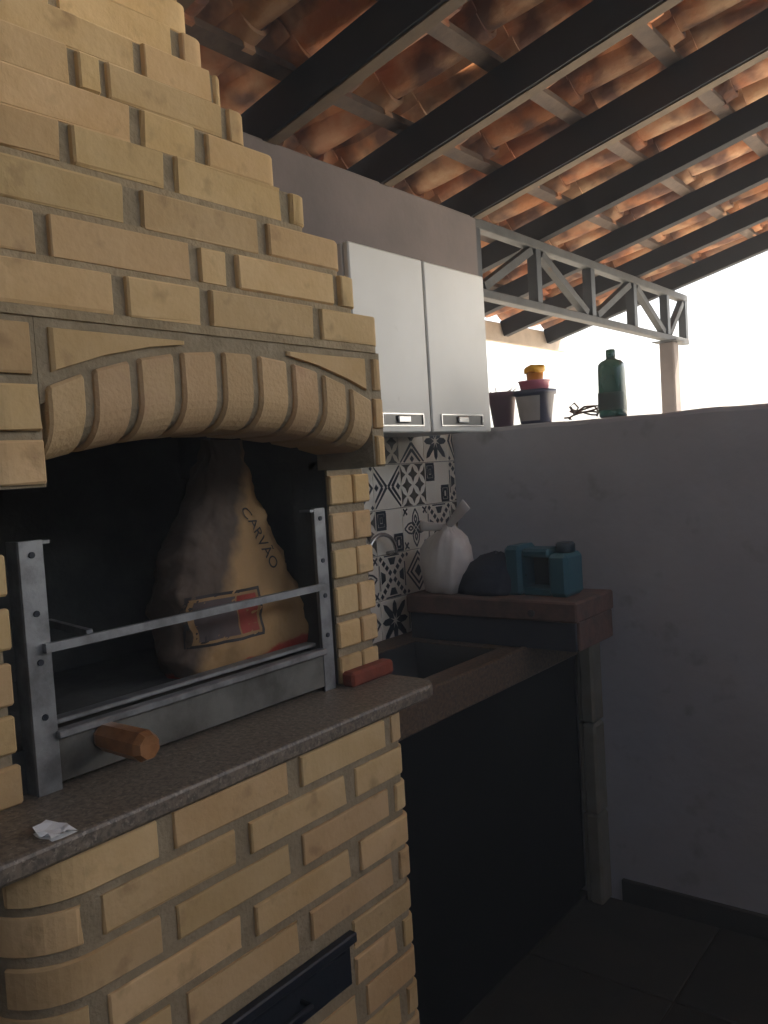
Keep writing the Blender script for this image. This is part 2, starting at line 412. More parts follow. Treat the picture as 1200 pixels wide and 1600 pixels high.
def course(path, xb, z0, z1, joints, jw_left=None):
    """joints: list of (s0,s1) mortar gaps along the front; bricks fill the rest, wrapping round both corners"""
    cuts = sorted(joints); jw = .028
    # left side continues backwards with stretcher bricks
    edges = []
    first = cuts[0][0]
    corner0 = max(first-.235, path.s_left(xb)+.01)
    t = corner0-jw
    segs = [(corner0, first)]
    while t-.06 > path.s_left(xb):
        a = max(t-.235, path.s_left(xb)); segs.append((a, t)); t = a-jw
    for (a0, a1), (b0, b1) in zip(cuts, cuts[1:]): segs.append((a1, b0))
    last = cuts[-1][1]; send = path.s_right(xb)
    e = min(max(last+.12, path.yr+.07), send); segs.append((last, e)); t = e+jw
    while t+.06 < send:
        a = min(t+.235, send); segs.append((t, a)); t = a+jw
    for a, b in segs:
        if b-a > .018: put_brick(path, a, b, z0, z1)

mort = MB(); bed = MB()
# --- base
PB = Path(-1.05, .535, 1.383, .11, .03)
core(mort, PB, WX, 0, 1.05, .0065)
PITCH = .0715; BH = .0555
DOOR = (.80, 1.169, .572, .674)
for i in range(15):
    z1 = 1.046-i*PITCH; z0 = max(z1-BH, .001)
    if z1 < .03: break
    j = .006*math.sin(i*2.3)
    if i % 2 == 0: J = [(.755+j, .787+j), (1.033+j, 1.067+j), (1.310, 1.336)]
    else: J = [(.620+j, .651+j), (.902+j, .934+j), (1.178+j, 1.211+j)]
    if z0 < DOOR[3]+.004 and z1 > DOOR[2]-.004:
        # rows cut by the ash door: one gap from the door's left edge to its right edge
        J = [q for q in J if q[1] < DOOR[0]-.03 or q[0] > DOOR[1]+.03]+[(DOOR[0]-.012, DOOR[1]+.012)]
    course(PB, WX+.004, z0, z1, J)
# --- ash door
ad = MB().box((-1.075, DOOR[0], DOOR[2]), (-1.052, DOOR[1], DOOR[3]), .003).obj('ash_door', 'steel_dark', bq)
ad['label'] = 'black steel ash door flap with a lip along its top'
mb = MB(); mb.box((-1.056, DOOR[0]-.004, DOOR[3]-.016), (-1.036, DOOR[1]+.004, DOOR[3]+.004), .003)
mb.box((-1.053, DOOR[0]+.02, DOOR[3]-.034), (-1.047, DOOR[1]-.02, DOOR[3]-.028))
subpart('door_lip', mb, 'steel_dark', ad)
subpart('handle', MB().tube([(-1.052, .93, .615), (-1.028, .93, .615), (-1.028, 1.03, .615), (-1.052, 1.03, .615)], .005), 'steel_dark', ad)
# --- granite shelf (rounded corners)
def slab(xf, xb, yl, yr, rl, rr, z0, z1, nose=.006):
    P = Path(xf, yl, yr, rl, rr); rings = []
    for ins, z in ((nose, z0), (0, z0+nose), (0, z1-nose), (nose*.3, z1-nose*.3), (nose, z1)):
        rings.append([(p.x, p.y, z) for p in outline(P, xb, ins)])
    return MB().loft(rings, smooth=False)
sh = slab(-1.040, WX+.02, .40, 1.505, .08, .05, 1.050, 1.081).obj('granite_shelf', 'granite', bq)
# --- hood courses: (z top, x face, left edge, right edge, joints)
HX = [-1.040, -1.040, -1.050, -1.060, -1.070, -1.098, -1.125, -1.158, -1.190, -1.22, -1.235, -1.235, -1.235, -1.235, -1.235, -1.235, -1.235, -1.235]
HR = [1.370, 1.370, 1.313, 1.289, 1.209, 1.166, 1.122, 1.105, 1.090, 1.085, 1.085, 1.085]
HL = [.515, .515, .518, .525, .535, .552, .575, .598, .615, .628, .635, .635]
HJ = {1: [(.745, .770), (.906, .928), (1.167, 1.193)], 2: [(.637, .660), (.898, .921), (.974, 1.0), (1.240, 1.262)],
      3: [(.790, .824), (1.062, 1.088)], 4: [(.698, .718), (.877, .902), (1.138, 1.163)], 5: [(.841, .865), (.970, .996)],
      6: [(.758, .775), (.811, .827), (1.058, 1.075)], 7: [(.904, .924), (1.066, 1.082)], 8: [(.775, .795), (1.012, 1.036)], 9: [(.86, .88)]}
z = 1.784
for i in range(1, 24):
    k = min(i, 17); xr = HR[min(i, 11)]; xl = HL[min(i, 11)]
    P = Path(HX[k], xl, xr, .085 if i > 2 else .07, .03)
    zt = z+.0705
    core(mort, P, WX+.001, z+.004, zt-.0055, .011)
    J = HJ.get(i) or ([(.84, .86)] if i % 2 else [(.775, .795), (1.005, 1.025)])
    core(bed, P, WX+.0015, z-.0068, z+.0072, .0040)
    # back of the visible front course only; the chimney's sides follow round
    course(P, WX+.05, z+.007, zt-.0065, J)
    z = zt
# --- arch zone
YC, RE = .973, .905
ZC = 1.752-RE
def ext(y): return ZC+math.sqrt(max(RE*RE-(y-YC)**2, 0))
P0 = Path(-1.040, .515, 1.372, .06, .028)
# lintel core above the arch, following the extrados
N = 24; top = 1.7785; vs = []
ys = [.622+(1.328-.622)*k/N for k in range(N+1)]
prof = [(y, ext(y)-.02) for y in ys]
xa, xbk = -1.048, -1.20
poly = [(y, zz) for y, zz in prof]+[(1.328, top), (.622, top)]
n = len(poly)
mort.add([(xa, y, zz) for y, zz in poly]+[(xbk, y, zz) for y, zz in poly],
         [list(range(n)), list(range(n, 2*n))[::-1]]+[(k, (k+1) % n, n+(k+1) % n, n+k) for k in range(n)])
# piers: cores and their bricks
for side in (0, 1):
    ya, yb = (.515, .622) if side == 0 else (1.328, 1.372)
    mort.box((-1.20, ya+.008 if side == 0 else ya+.0005, 1.5515), (-1.0485, yb-.0005 if side == 0 else yb-.008, top-.0005))
for z0, z1, yl_, yr_ in ((1.555, 1.613, .620, 1.334), (1.627, 1.688, .618, 1.332), (1.702, 1.766, .612, 1.336)):
    a = P0.s_left(-1.20); put_brick(P0, a, yl_, z0, z1, .045)
    b = P0.s_right(-1.19); put_brick(P0, yr_, b, z0, z1, .040)
# spandrel bricks (triangles)
for pts in (((.640, 1.764), (.640, ext(.640)+.016), (.72, ext(.72)+.015), (.80, ext(.80)+.014), (.868, ext(.868)+.012), (.868, 1.7635)),
            ((1.312, 1.764), (1.095, 1.7635), (1.095, ext(1.095)+.0125), (1.17, ext(1.17)+.013), (1.25, ext(1.25)+.014), (1.312, ext(1.312)+.016))):
    n = len(pts); cx = sum(p[0] for p in pts)/n; cz = sum(p[1] for p in pts)/n
    ins = [(p[0]+(cx-p[0])*.04, p[1]+(cz-p[1])*.07) for p in pts]
    m = MB(); m.loft([[(-1.09, y, q) for y, q in pts], [(-1.044, y, q) for y, q in pts], [(-1.040, y, q) for y, q in ins]], smooth=False)
    m.obj('spandrel_brick', 'brick', bq)
# soldier bricks of the arch, bull-nosed at the lower front edge
JT = [.622, .694, .770, .850, .934, 1.014, 1.096, 1.175, 1.252, 1.328]
for a, b in zip(JT, JT[1:]):
    rings = []; ya, yb = a+.008, b-.008; c = .004; rn = .062; LEN = .128
    for y, e in ((ya, c), (ya+c, 0), (yb-c, 0), (yb, c)):
        ze = ext(y)-.0005-e; zb = 1.624-.34*(y-YC)**2+e; xf = -1.0375-e
        rg = [(-1.19, y, ze), (xf-c, y, ze), (xf, y, ze-c)]
        rn = min(.062, (ze-zb)*.62)
        for k in range(9):
            th = k/8*math.pi/2; rg.append((xf-rn+rn*math.cos(th), y, zb+rn-rn*math.sin(th)))
        rg.append((-1.19, y, zb)); rings.append(rg)
    m = MB().loft(rings, smooth=False); m.obj('arch_brick', 'arch_brick', bq)
# mortar between the soldiers, set back
for yj in JT[1:-1]:
    rings = []; rn = .055; LEN = .112
    for y in (yj-.0085, yj+.0085):
        ze = ext(y)-.004; zb = 1.631-.34*(y-YC)**2; xf = -1.046
        rg = [(-1.185, y, ze), (xf, y, ze)]; rn = min(.055, (ze-zb)*.6)
        for k in range(7):
            th = k/6*math.pi/2; rg.append((xf-rn+rn*math.cos(th), y, zb+rn-rn*math.sin(th)))
        rg.append((-1.185, y, zb)); rings.append(rg)
    mort.loft(rings, smooth=False)
mort.obj('mortar_body', 'mortar', bq)['kind'] = 'stuff'
bed.obj('mortar_bed', 'mortar_bed', bq)['kind'] = 'stuff'
# --- pillars either side of the fire mouth
PX = -1.21
for ya, yb in ((1.374, 1.497), (.50, .634)): MB().box((PX-.009, ya+(.003 if ya > 1 else 0), 1.0815), (PX-.015, yb-(.003 if ya < 1 else 0), 1.5505)).obj('pillar_mortar', 'mortar', bq)
pz = 1.0825
rowsz = [(1.0825, 1.142), (1.161, 1.217), (1.232, 1.295), (1.3145, 1.376), (1.394, 1.456), (1.475, 1.538)]
for i, (z0, z1) in enumerate(rowsz):
    for ya, yb in ((1.374, 1.448+.003*math.sin(i*3)), (1.4535+.003*math.sin(i*3), 1.509), (.49, .640+.004*math.sin(i*5))):
        MB().box((PX-.013, ya, z0), (PX+random.uniform(-.002, .002), yb, z1), .0035).obj('brick', 'brick', bq)
# --- firebox lining, sooted
fb = MB()
fb.box((-1.70, .50, 1.0815), (-1.755, 1.52, 1.80)); fb.box((-1.71, .60, 1.0812), (-1.245, 1.43, 1.150))
fb.box((PX-.0155, 1.376, 1.083), (-1.325, 1.499, 1.562)); fb.box((-1.325, 1.470, 1.083), (-1.71, 1.499, 1.562)); fb.box((PX-.0155, .51, 1.083), (-1.71, .632, 1.562))
fb.box((-1.215, .49, 1.551), (-1.75, .615, 1.80)); fb.box((-1.215, 1.372, 1.551), (-1.75, 1.49, 1.80)); fb.box((-1.21, .50, 1.79), (-1.72, 1.36, 1.83))
fb.box((-1.203, .625, 1.66), (-1.225, 1.325, 1.788))
fb.obj('firebox_lining', 'soot', bq)

# ================================================================= GRILL RACK
gx = -1.215
gr = thing('grill_rack', 'galvanised grill frame with notched uprights standing in the fire mouth', 'grill rack', (gx, 1.02, 1.081))
def upright(y0, y1, zt):
    m = MB(); m.box((gx-.002, y0, 1.081), (gx+.002, y1, zt), .0008); m.box((gx-.035, y0 if y0 < 1 else y1-.004, 1.081), (gx-.0025, y0+.004 if y0 < 1 else y1, zt), .0008)
    return m.obj('upright', 'galv', gr)
for y0, y1 in ((.665, .705), (1.322, 1.356)):
    u = upright(y0, y1, 1.472)
    for zz in (1.45, 1.36, 1.285, 1.20):
        subpart('bolt', MB().tube([(gx+.0015, (y0+y1)/2, zz), (gx+.0045, (y0+y1)/2, zz)], .005, 10), 'steel_dark', u)
    subpart('top_hook', MB().box((gx-.03, y0-.012 if y0 > 1 else y1, 1.465), (gx+.001, y0 if y0 > 1 else y1+.012, 1.470)), 'galv', u)
MB().beam((gx+.008, .69, 1.306), (gx+.008, 1.335, 1.306), .010, .014).obj('crossbar', 'galv', gr)
MB().beam((gx-.24, .845, 1.302), (gx-.001, .775, 1.312), .010, .013).obj('side_rail', 'galv', gr)
t = MB(); t.box((gx-.006, .70, 1.092), (gx+.0, 1.326, 1.166), .001).obj('tray_front', 'tray_metal', gr)
t = MB(); t.box((gx-.012, .70, 1.162), (gx+.012, 1.326, 1.174), .002); t.box((gx-.05, .70, 1.176), (gx-.020, 1.326, 1.184), .002); t.obj('tray_rim', 'galv', gr)
hd = MB()
ax0, ax1 = Vector((gx+.001, .784, 1.143)), Vector((gx+.122, .784, 1.142))
def octo(p, r): return [(p.x, p.y+r*math.cos(math.pi/8+k*math.pi/4), p.z+r*math.sin(math.pi/8+k*math.pi/4)) for k in range(8)]
hd.loft([octo(ax0, .020), octo(ax0.lerp(ax1, .08), .0235), octo(ax0.lerp(ax1, .9), .025), octo(ax1, .019)], smooth=False)
hd.obj('wooden_handle', 'wood_handle', gr)['label'] = 'varnished octagonal wooden handle of the tray'

# ================================================================= CHARCOAL SACK
def sack():
    m = MB(); rings = []
    prof = [  # z, centre y, half width y, centre x, half depth x
        (1.152, 1.232, .168, -1.385, .065), (1.162, 1.236, .182, -1.385, .078), (1.20, 1.238, .196, -1.385, .085), (1.26, 1.236, .190, -1.388, .086),
        (1.33, 1.218, .168, -1.392, .080), (1.40, 1.218, .138, -1.395, .072), (1.46, 1.222, .110, -1.398, .060), (1.52, 1.230, .080, -1.40, .046),
        (1.56, 1.236, .062, -1.40, .036), (1.585, 1.240, .052, -1.40, .028), (1.605, 1.242, .050, -1.40, .024), (1.630, 1.242, .052, -1.40, .012)]
    n = 80; rows_ = []
    for a, b in zip(prof, prof[1:]):
        for q in range(4): rows_.append([a[k]+(b[k]-a[k])*q/4 for k in range(5)])
    rows_.append(list(prof[-1]))
    from mathutils import noise
    for i, (z, cy, hy, cx, hx) in enumerate(rows_):
        rg = []; t = i/len(rows_)
        for k in range(n):
            a = 2*math.pi*k/n; c, s_ = math.cos(a), math.sin(a); ex = .62
            px = math.copysign(abs(c)**ex, c)*hx; py = math.copysign(abs(s_)**ex, s_)*hy
            P_ = Vector((cx+px, cy+py, z))
            cr_ = abs(noise.noise(P_*14))*2-.5+.6*(abs(noise.noise(P_*31+Vector((5, 1, 2))))*2-.5)
            pleat = math.sin(a*13+2*noise.noise(P_*9))*max(0, t-.55)*.22
            w = 1+(.15*cr_*(0.35+t))+pleat
            rg.append((cx+px*w, cy+py*w, max(z+.010*noise.noise(P_*11)*(i > 1), 1.151)))
        rings.append(rg)
    m.loft(rings, smooth=True)
    return m
def sack_material():
    m = bpy.data.materials.new('sack_print_shade'); m.use_nodes = True; MATS['sack_print_shade'] = m
    n = m.node_tree.nodes; l = m.node_tree.links; b = n['Principled BSDF']; b.inputs['Roughness'].default_value = .8
    tc = n.new('ShaderNodeTexCoord'); nz = n.new('ShaderNodeTexNoise'); nz.inputs['Scale'].default_value = 16; nz.inputs['Detail'].default_value = 5
    l.new(tc.outputs['Object'], nz.inputs['Vector'])
    ad = n.new('ShaderNodeVectorMath'); ad.operation = 'MULTIPLY_ADD'; ad.inputs[1].default_value = (.05, .05, .05); l.new(nz.outputs['Color'], ad.inputs[0]); l.new(tc.outputs['Object'], ad.inputs[2])
    def ramp(vec, lo, hi):       # zone cut by a plane across the sack
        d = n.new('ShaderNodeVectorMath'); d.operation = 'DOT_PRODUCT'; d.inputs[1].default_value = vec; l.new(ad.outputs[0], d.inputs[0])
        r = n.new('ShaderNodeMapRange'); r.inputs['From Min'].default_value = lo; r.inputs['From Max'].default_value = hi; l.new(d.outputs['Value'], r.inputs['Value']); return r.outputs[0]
    def mix(f, A, B):
        x = n.new('ShaderNodeMix'); x.data_type = 'RGBA'; l.new(f, x.inputs['Factor'])
        for k, v in (('A', A), ('B', B)):
            if isinstance(v, tuple): x.inputs[k].default_value = (*v, 1)
            else: l.new(v, x.inputs[k])
        return x.outputs['Result']
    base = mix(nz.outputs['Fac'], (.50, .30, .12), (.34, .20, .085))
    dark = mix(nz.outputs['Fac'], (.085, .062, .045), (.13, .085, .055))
    f = ramp((0, -1, .50), .120, .155)  # shade on the sack's upper left, painted into its colour
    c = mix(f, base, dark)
    g2 = ramp((0, .10, -1), -.048, -.040)
    c = mix(g2, c, (.36, .045, .025))
    l.new(c, b.inputs['Base Color'])
    nb = n.new('ShaderNodeTexNoise'); nb.inputs['Scale'].default_value = 22; l.new(tc.outputs['Object'], nb.inputs['Vector'])
    bp = n.new('ShaderNodeBump'); bp.inputs['Strength'].default_value = .7; bp.inputs['Distance'].default_value = .012; l.new(nb.outputs['Fac'], bp.inputs['Height']); l.new(bp.outputs[0], b.inputs['Normal'])
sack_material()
sk_ = thing('charcoal_sack', 'brown paper charcoal sack with a red foot leaning inside the fire mouth', 'sack', (-1.385, 1.22, 1.152))
bag = sack().obj('sack_body', 'sack_print_shade', sk_)
from mathutils.bvhtree import BVHTree
def drape(me, tree, origin, gap):
    """press a flat print onto the sack's front"""
    for v in me.vertices:
        h = tree.ray_cast(Vector((.3, v.co.y, v.co.z)), Vector((-1, 0, 0)))
        if h[0] is not None: v.co.x = h[0].x+gap+(.0004 if v.co.x > -.0 else 0)
bag_tree = BVHTree.FromPolygons([v.co for v in bag.data.vertices], [p.vertices for p in bag.data.polygons])
def text_mesh(body, size, M, mt, name, parent):
    cu = bpy.data.curves.new('txt', 'FONT'); cu.body = body; cu.size = size; cu.align_x = 'CENTER'; cu.align_y = 'CENTER'
    to = bpy.data.objects.new('txt', cu); COL.objects.link(to)
    dg = bpy.context.evaluated_depsgraph_get(); me = bpy.data.meshes.new_from_object(to.evaluated_get(dg))
    bpy.data.objects.remove(to); me.transform(M)
    if parent: me.transform(Matrix.Translation(-parent.matrix_basis.translation))
    bm = bmesh.new(); bm.from_mesh(me); bmesh.ops.triangulate(bm, faces=bm.faces); bmesh.ops.subdivide_edges(bm, edges=bm.edges, cuts=2); bm.to_mesh(me); bm.free()
    drape(me, bag_tree, None, .0022)
    me.materials.clear(); me.materials.append(MATS[mt])
    return link(name, me, None, parent)
def frame_mat(o, xdir, ydir):
    x = Vector(xdir).normalized(); y = Vector(ydir); y = (y-x*y.dot(x)).normalized(); z = x.cross(y)
    return Matrix(((x.x, y.x, z.x, o[0]), (x.y, y.y, z.y, o[1]), (x.z, y.z, z.z, o[2]), (0, 0, 0, 1)))
# lettering runs down the sloping right-hand edge of the sack
text_mesh('CARV\u00c3O', .036, frame_mat((-1.3235, 1.268, 1.415), (.12, .40, -1), (.15, 1, .38)), 'ink', 'lettering', sk_)
def pan(y0, z0, y1, z1, gap, mt):
    m = MB(); A, B = 14, 10
    vs = [(-1.2, y0+(y1-y0)*a/A, z0+(z1-z0)*b/B) for b in range(B+1) for a in range(A+1)]
    m.add(vs, [(b*(A+1)+a, b*(A+1)+a+1, (b+1)*(A+1)+a+1, (b+1)*(A+1)+a) for b in range(B) for a in range(A)], 0, True)
    o = m.obj('printed_panel', mt, sk_); drape(o.data, bag_tree, None, gap)
pan(1.060, 1.216, 1.236, 1.318, .0012, 'ink'); pan(1.067, 1.222, 1.229, 1.312, .0020, 'sack_paper'); pan(1.077, 1.228, 1.170, 1.306, .0028, 'sack_dark'); pan(1.174, 1.228, 1.222, 1.306, .0028, 'sack_red')

# ================================================================= THINGS ON THE SHELF
rb = MB().box((-1.2065, 1.366, 1.0812), (-1.172, 1.512, 1.114), .006).obj('red_block', 'red_clay')
tag(rb, 'dull red clay block lying on the granite shelf against the brick pillar', 'block')
ps = MB(); random.seed(5)  # small crumpled white sheet with a flat underside
pts = []
for i in range(5):
    for j in range(4):
        pts.append((-1.095+i*.013+random.uniform(-.003, .003), .585+j*.012+random.uniform(-.003, .003), 1.083+random.uniform(0, .010)))
ps.add(pts, [(i*4+j, i*4+j+1, (i+1)*4+j+1, (i+1)*4+j) for i in range(4) for j in range(3)])
ps.add([(a, b, 1.0815) for a, b, c in pts], [(i*4+j, i*4+j+1, (i+1)*4+j+1, (i+1)*4+j) for i in range(4) for j in range(3)])
tag(ps.obj('white_piece', 'matte_white'), 'small crumpled white piece near the rounded end of the granite shelf', 'paper')

# ================================================================= SINK COUNTER
sc = thing('sink_counter', 'granite sink counter with a black front under the patterned tiles', 'counter', (-1.5, 2.1, 0))
SXF, ZT = -1.262, .967
hx0, hx1, hy0, hy1 = -1.66, -1.345, 1.86, 2.26
for a, b in (((WX+.001, 1.39, ZT-.03), (hx0, 2.732, ZT)), ((hx1, 1.39, ZT-.03), (SXF-.001, 2.732, ZT)), ((hx0+.0005, 1.39, ZT-.03), (hx1-.0005, hy0, ZT)), ((hx0+.0005, hy1, ZT-.03), (hx1-.0005, 2.732, ZT))):
    MB().box(a, b, 0).obj('counter_top', 'granite_sink', sc)
MB().box((SXF-.022, 1.39, .872), (SXF, 2.655, ZT+.004), .004).obj('apron', 'granite_sink', sc)
bs = MB()
bs.add([(hx0, hy0, ZT-.004), (hx1, hy0, ZT-.004), (hx1, hy1, ZT-.004), (hx0, hy1, ZT-.004), (hx0+.03, hy0+.03, .80), (hx1-.03, hy0+.03, .80), (hx1-.03, hy1-.03, .80), (hx0+.03, hy1-.03, .80)],
       [(0, 1, 5, 4), (1, 2, 6, 5), (2, 3, 7, 6), (3, 0, 4, 7), (4, 5, 6, 7)])
bs.obj('sink_basin', 'steel_sink', sc)
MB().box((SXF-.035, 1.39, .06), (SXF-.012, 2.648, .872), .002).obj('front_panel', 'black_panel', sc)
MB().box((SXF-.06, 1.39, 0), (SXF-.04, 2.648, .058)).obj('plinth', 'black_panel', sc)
po = thing('support_post', 'slim greyish post of stacked blocks carrying the counter corner at the low wall', 'post', (-1.225, 2.69, 0))
for z0, z1 in ((0, .315), (.319, .632), (.636, .929)):
    MB().box((-1.262, 2.652, z0), (-1.212, 2.732, z1), .008).obj('post_block', 'post_paint', po)
    MB().box((-1.276, 2.660, z0+.001), (-1.2625, 2.728, z1-.001), .003).obj('edge_strip', 'post_paint', po)

# wooden box on the far end of the counter
cr = thing('storage_box', 'brown wooden box with a dark blue front on the far end of the counter', 'box', (-1.43, 2.42, .967))
LZ = 1.117
MB().box((-1.705, 2.285, 1.056), (-1.085, 2.560, LZ), .005).obj('lid_board', 'crate_wood', cr)
MB().box((-1.700, 2.300, .9675), (-1.098, 2.312, 1.0555), .002).obj('front_panel', 'crate_blue', cr)
MB().box((-1.118, 2.3125, .9675), (-1.090, 2.556, 1.0555), .003).obj('side_panel', 'crate_wood', cr)
MB().box((-1.700, 2.3125, .9675), (-1.1185, 2.556, .980)).obj('bottom_board', 'crate_wood', cr)
MB().tube([(-1.232, 2.2855, 1.080), (-1.232, 2.278, 1.080)], .011, 12).obj('knot_plug', 'ink', cr)

# knotted carrier bag
def carrier():
    m = MB(); rings = []; n = 64; random.seed(3)
    from mathutils import noise
    prof = [(1.104, .066, .055), (1.110, .080, .066), (1.15, .086, .076), (1.20, .092, .08), (1.25, .090, .074), (1.285, .072, .058), (1.305, .046, .036), (1.318, .020, .018), (1.330, .017, .015)]
    for i, (z, a, b) in enumerate(prof):
        rg = []
        for k in range(n):
            th = 2*math.pi*k/n
            q = noise.noise(Vector((math.cos(th)*2.2, math.sin(th)*2.2, i*.35)))
            w = 1+(.04*math.sin(th*3+i*.55)+.12*(abs(noise.noise(Vector((math.cos(th)*3.1, math.sin(th)*3.1, i*.8+4))))*2-.4)+.14*q)*(.30+i/len(prof))
            sh_ = .022*(i/8) if i < 7 else .022
            rg.append((-1.672+sh_+a*w*math.cos(th), 2.475+b*w*math.sin(th), z+.006*math.sin(th*3+i)*(i not in (0,))))
        rings.append(rg)
    m.loft(rings); return m
cb = thing('carrier_bag', 'knotted white plastic carrier bag standing on the wooden box', 'bag', (-1.672, 2.475, 1.103))
carrier().obj('bag_body', 'plastic_bag', cb)

def ear(p, q, w0, w1):
    p, q = Vector(p), Vector(q); m = MB(); rings = []
    for k in range(6):
        t = k/5; c = p.lerp(q, t); w = w0+(w1-w0)*t; th = .006
        d = (q-p).normalized(); n_ = d.cross(Vector((0, 1, 0))).normalized()
        rings.append([c+n_*(w*math.cos(a))+Vector((0, th+.004*math.sin(k*2), 0))*math.sin(a) for a in [2*math.pi*j/10 for j in range(10)]])
    return m.loft(rings)
ear((-1.655, 2.472, 1.320), (-1.562, 2.455, 1.400), .012, .021).obj('bag_handle', 'plastic_bag', cb)
ear((-1.660, 2.472, 1.322), (-1.742, 2.440, 1.330), .012, .018).obj('bag_handle', 'plastic_bag', cb)
cb.location = (-1.603, 2.385, LZ-.001)
# navy cloth heap
hp = MB(); rings = []
for i, (z, a, b) in enumerate([(1.104, .112, .075), (1.125, .118, .080), (1.16, .105, .074), (1.195, .082, .06), (1.22, .055, .045), (1.235, .02, .02)]):
    rings.append([(-1.515+.012*i+a*(1+.10*math.sin(5*t+i)+.10*abs(math.sin(7*t-i*.6)))*math.cos(t), 2.50+b*(1+.08*math.sin(4*t+i))*math.sin(t), z+.008*math.sin(3*t+i)*(i > 0)) for t in [2*math.pi*k/56 for k in range(56)]])
hp.loft(rings)
hpo = hp.obj('cloth_heap', 'navy_cloth'); hpo.location += Vector((.060, -.095, LZ-.001-1.103))
tag(hpo, 'dark navy cloth heap between the white bag and the blue carrier', 'cloth')
# teal carry box with open grip
tc_ = thing('teal_caddy', 'teal blue plastic carry caddy on the end of the wooden box', 'caddy', (-1.31, 2.52, 1.103))
m = MB(); m.box((-1.415, 2.46, 1.104), (-1.355, 2.58, 1.262), .012); m.obj('side_bin', 'teal_plastic', tc_)
m = MB(); m.box((-1.262, 2.46, 1.104), (-1.195, 2.58, 1.238), .012); m.obj('side_bin', 'teal_plastic', tc_)
m = MB(); m.box((-1.356, 2.475, 1.105), (-1.261, 2.565, 1.128), .004); m.obj('bottom', 'teal_plastic', tc_)
m = MB(); m.box((-1.356, 2.472, 1.225), (-1.261, 2.568, 1.252), .008); m.obj('grip', 'teal_plastic', tc_)
m = MB(); m.box((-1.354, 2.552, 1.128), (-1.263, 2.562, 1.225)); m.obj('back_panel', 'teal_dark', tc_)
m = MB(); m.lathe([(.026, 0), (.03, .004), (.03, .026), (.024, .032)], 20, (-1.225, 2.52, 1.238)); m.obj('round_cap', 'teal_dark', tc_)
tc_.location = (-1.262, 2.425, LZ-.001)
# arched chrome holder on the tiles
m = MB(); P = []
for k in range(17):
    th = math.pi*k/16; P.append((WX+.045, 2.205-.075*math.cos(th), 1.262+.066*math.sin(th)))
P = [(WX+.006, P[0][1], 1.257)]+P+[(WX+.006, P[-1][1], 1.257)]
m.tube(P, .007, 10); tag(m.obj('arched_holder', 'chrome'), 'arched chrome wall holder fixed to the patterned tiles', 'holder')

# ================================================================= WALL CABINET
cbx = thing('wall_cabinet', 'white two-door wall cabinet with chrome pulls above the patterned tiles', 'cabinet', (-1.61, 2.13, 1.648))
CF = -1.454
MB().box((WX+.001, 1.785, 1.650), (CF-.022, 2.487, 2.158), .002).obj('carcass', 'cabinet_body', cbx)
for a, b in ((1.787, 2.131), (2.139, 2.486)):
    d = MB().box((CF-.020, a, 1.646), (CF, b, 2.160), .004).obj('door', 'white_lacquer', cbx)
    hy0_, hy1_ = (a+.10, b-.042) if a < 2 else (a+.045, b-.058)
    h = MB(); z0, z1 = 1.664, 1.702
    h.box((CF+.0005, hy0_, z0), (CF+.005, hy1_, z0+.004)); h.box((CF+.0005, hy0_, z1-.004), (CF+.005, hy1_, z1)); h.box((CF+.0005, hy0_, z0+.0045), (CF+.005, hy0_+.004, z1-.0045)); h.box((CF+.0005, hy1_-.004, z0+.0045), (CF+.005, hy1_, z1-.0045))
    subpart('pull_frame', h, 'chrome', d)
    ym = (hy0_+hy1_)/2
    subpart('pull_dish', MB().box((CF+.0003, hy0_+.005, z0+.005), (CF+.0014, hy1_-.005, z1-.005)), 'steel_sink', d)
    subpart('pull_grip', MB().box((CF+.0016, ym-.03, z0+.010), (CF+.009, ym+.03, z1-.007), .003), 'chrome', d)

# ================================================================= ROOF
SL = .245
def zr(x): return 2.525+SL*(x-WX)      # underside of the rafters
th = math.atan(SL)
rf = thing('tiled_roof', 'sloping clay tile porch roof on black steel rafters', 'roof', (-1.774, 3.0, 2.525))
RH, RW = .112, .052
XE, XT = -2.66, 2.75
RY = [1.275, 1.845, 2.40, 2.985, 3.595, 4.20, 4.77, 5.36]
for y in RY+[.135, -.435, -1.005, -1.575, -2.145]:
    h_ = RH+.006 if y < 3.2 else RH-.012
    zo = RH-h_/2
    p, q = Vector((XE, y, zr(XE)+zo)), Vector((XT, y, zr(XT)+zo))
    r = MB().beam(p, q, RW, h_*math.cos(th)).obj('rafter', 'steel_dark' if y < 3.2 else 'steel_grey', rf)
    if y < 3.2:
        zo = RH-h_-.003
        subpart('flange', MB().beam((-1.765, y+.006, zr(-1.765)+zo), (XT, y+.006, zr(XT)+zo), .044, .005), 'rust_flange', r)
p, q = Vector((-1.12, .705, zr(-1.12)+RH/2)), Vector((XT, .705, zr(XT)+RH/2)); MB().beam(p, q, RW, RH*math.cos(th)).obj('rafter', 'steel_dark', rf)
BX = [-1.665+.355*k for k in range(-2, 13)]
for bx_ in BX:
    if bx_ > XT-.05: break
    for ya, yb in (((-2.35, .62), (1.12, 5.60)) if bx_ < -1.2 else ((-2.35, 5.60),)):
        zc = zr(bx_)+RH+.0135
        MB().beam((bx_, ya, zc), (bx_, yb, zc), .05, .025, (SL*-1, 0, 1)).obj('batten', 'batten', rf)
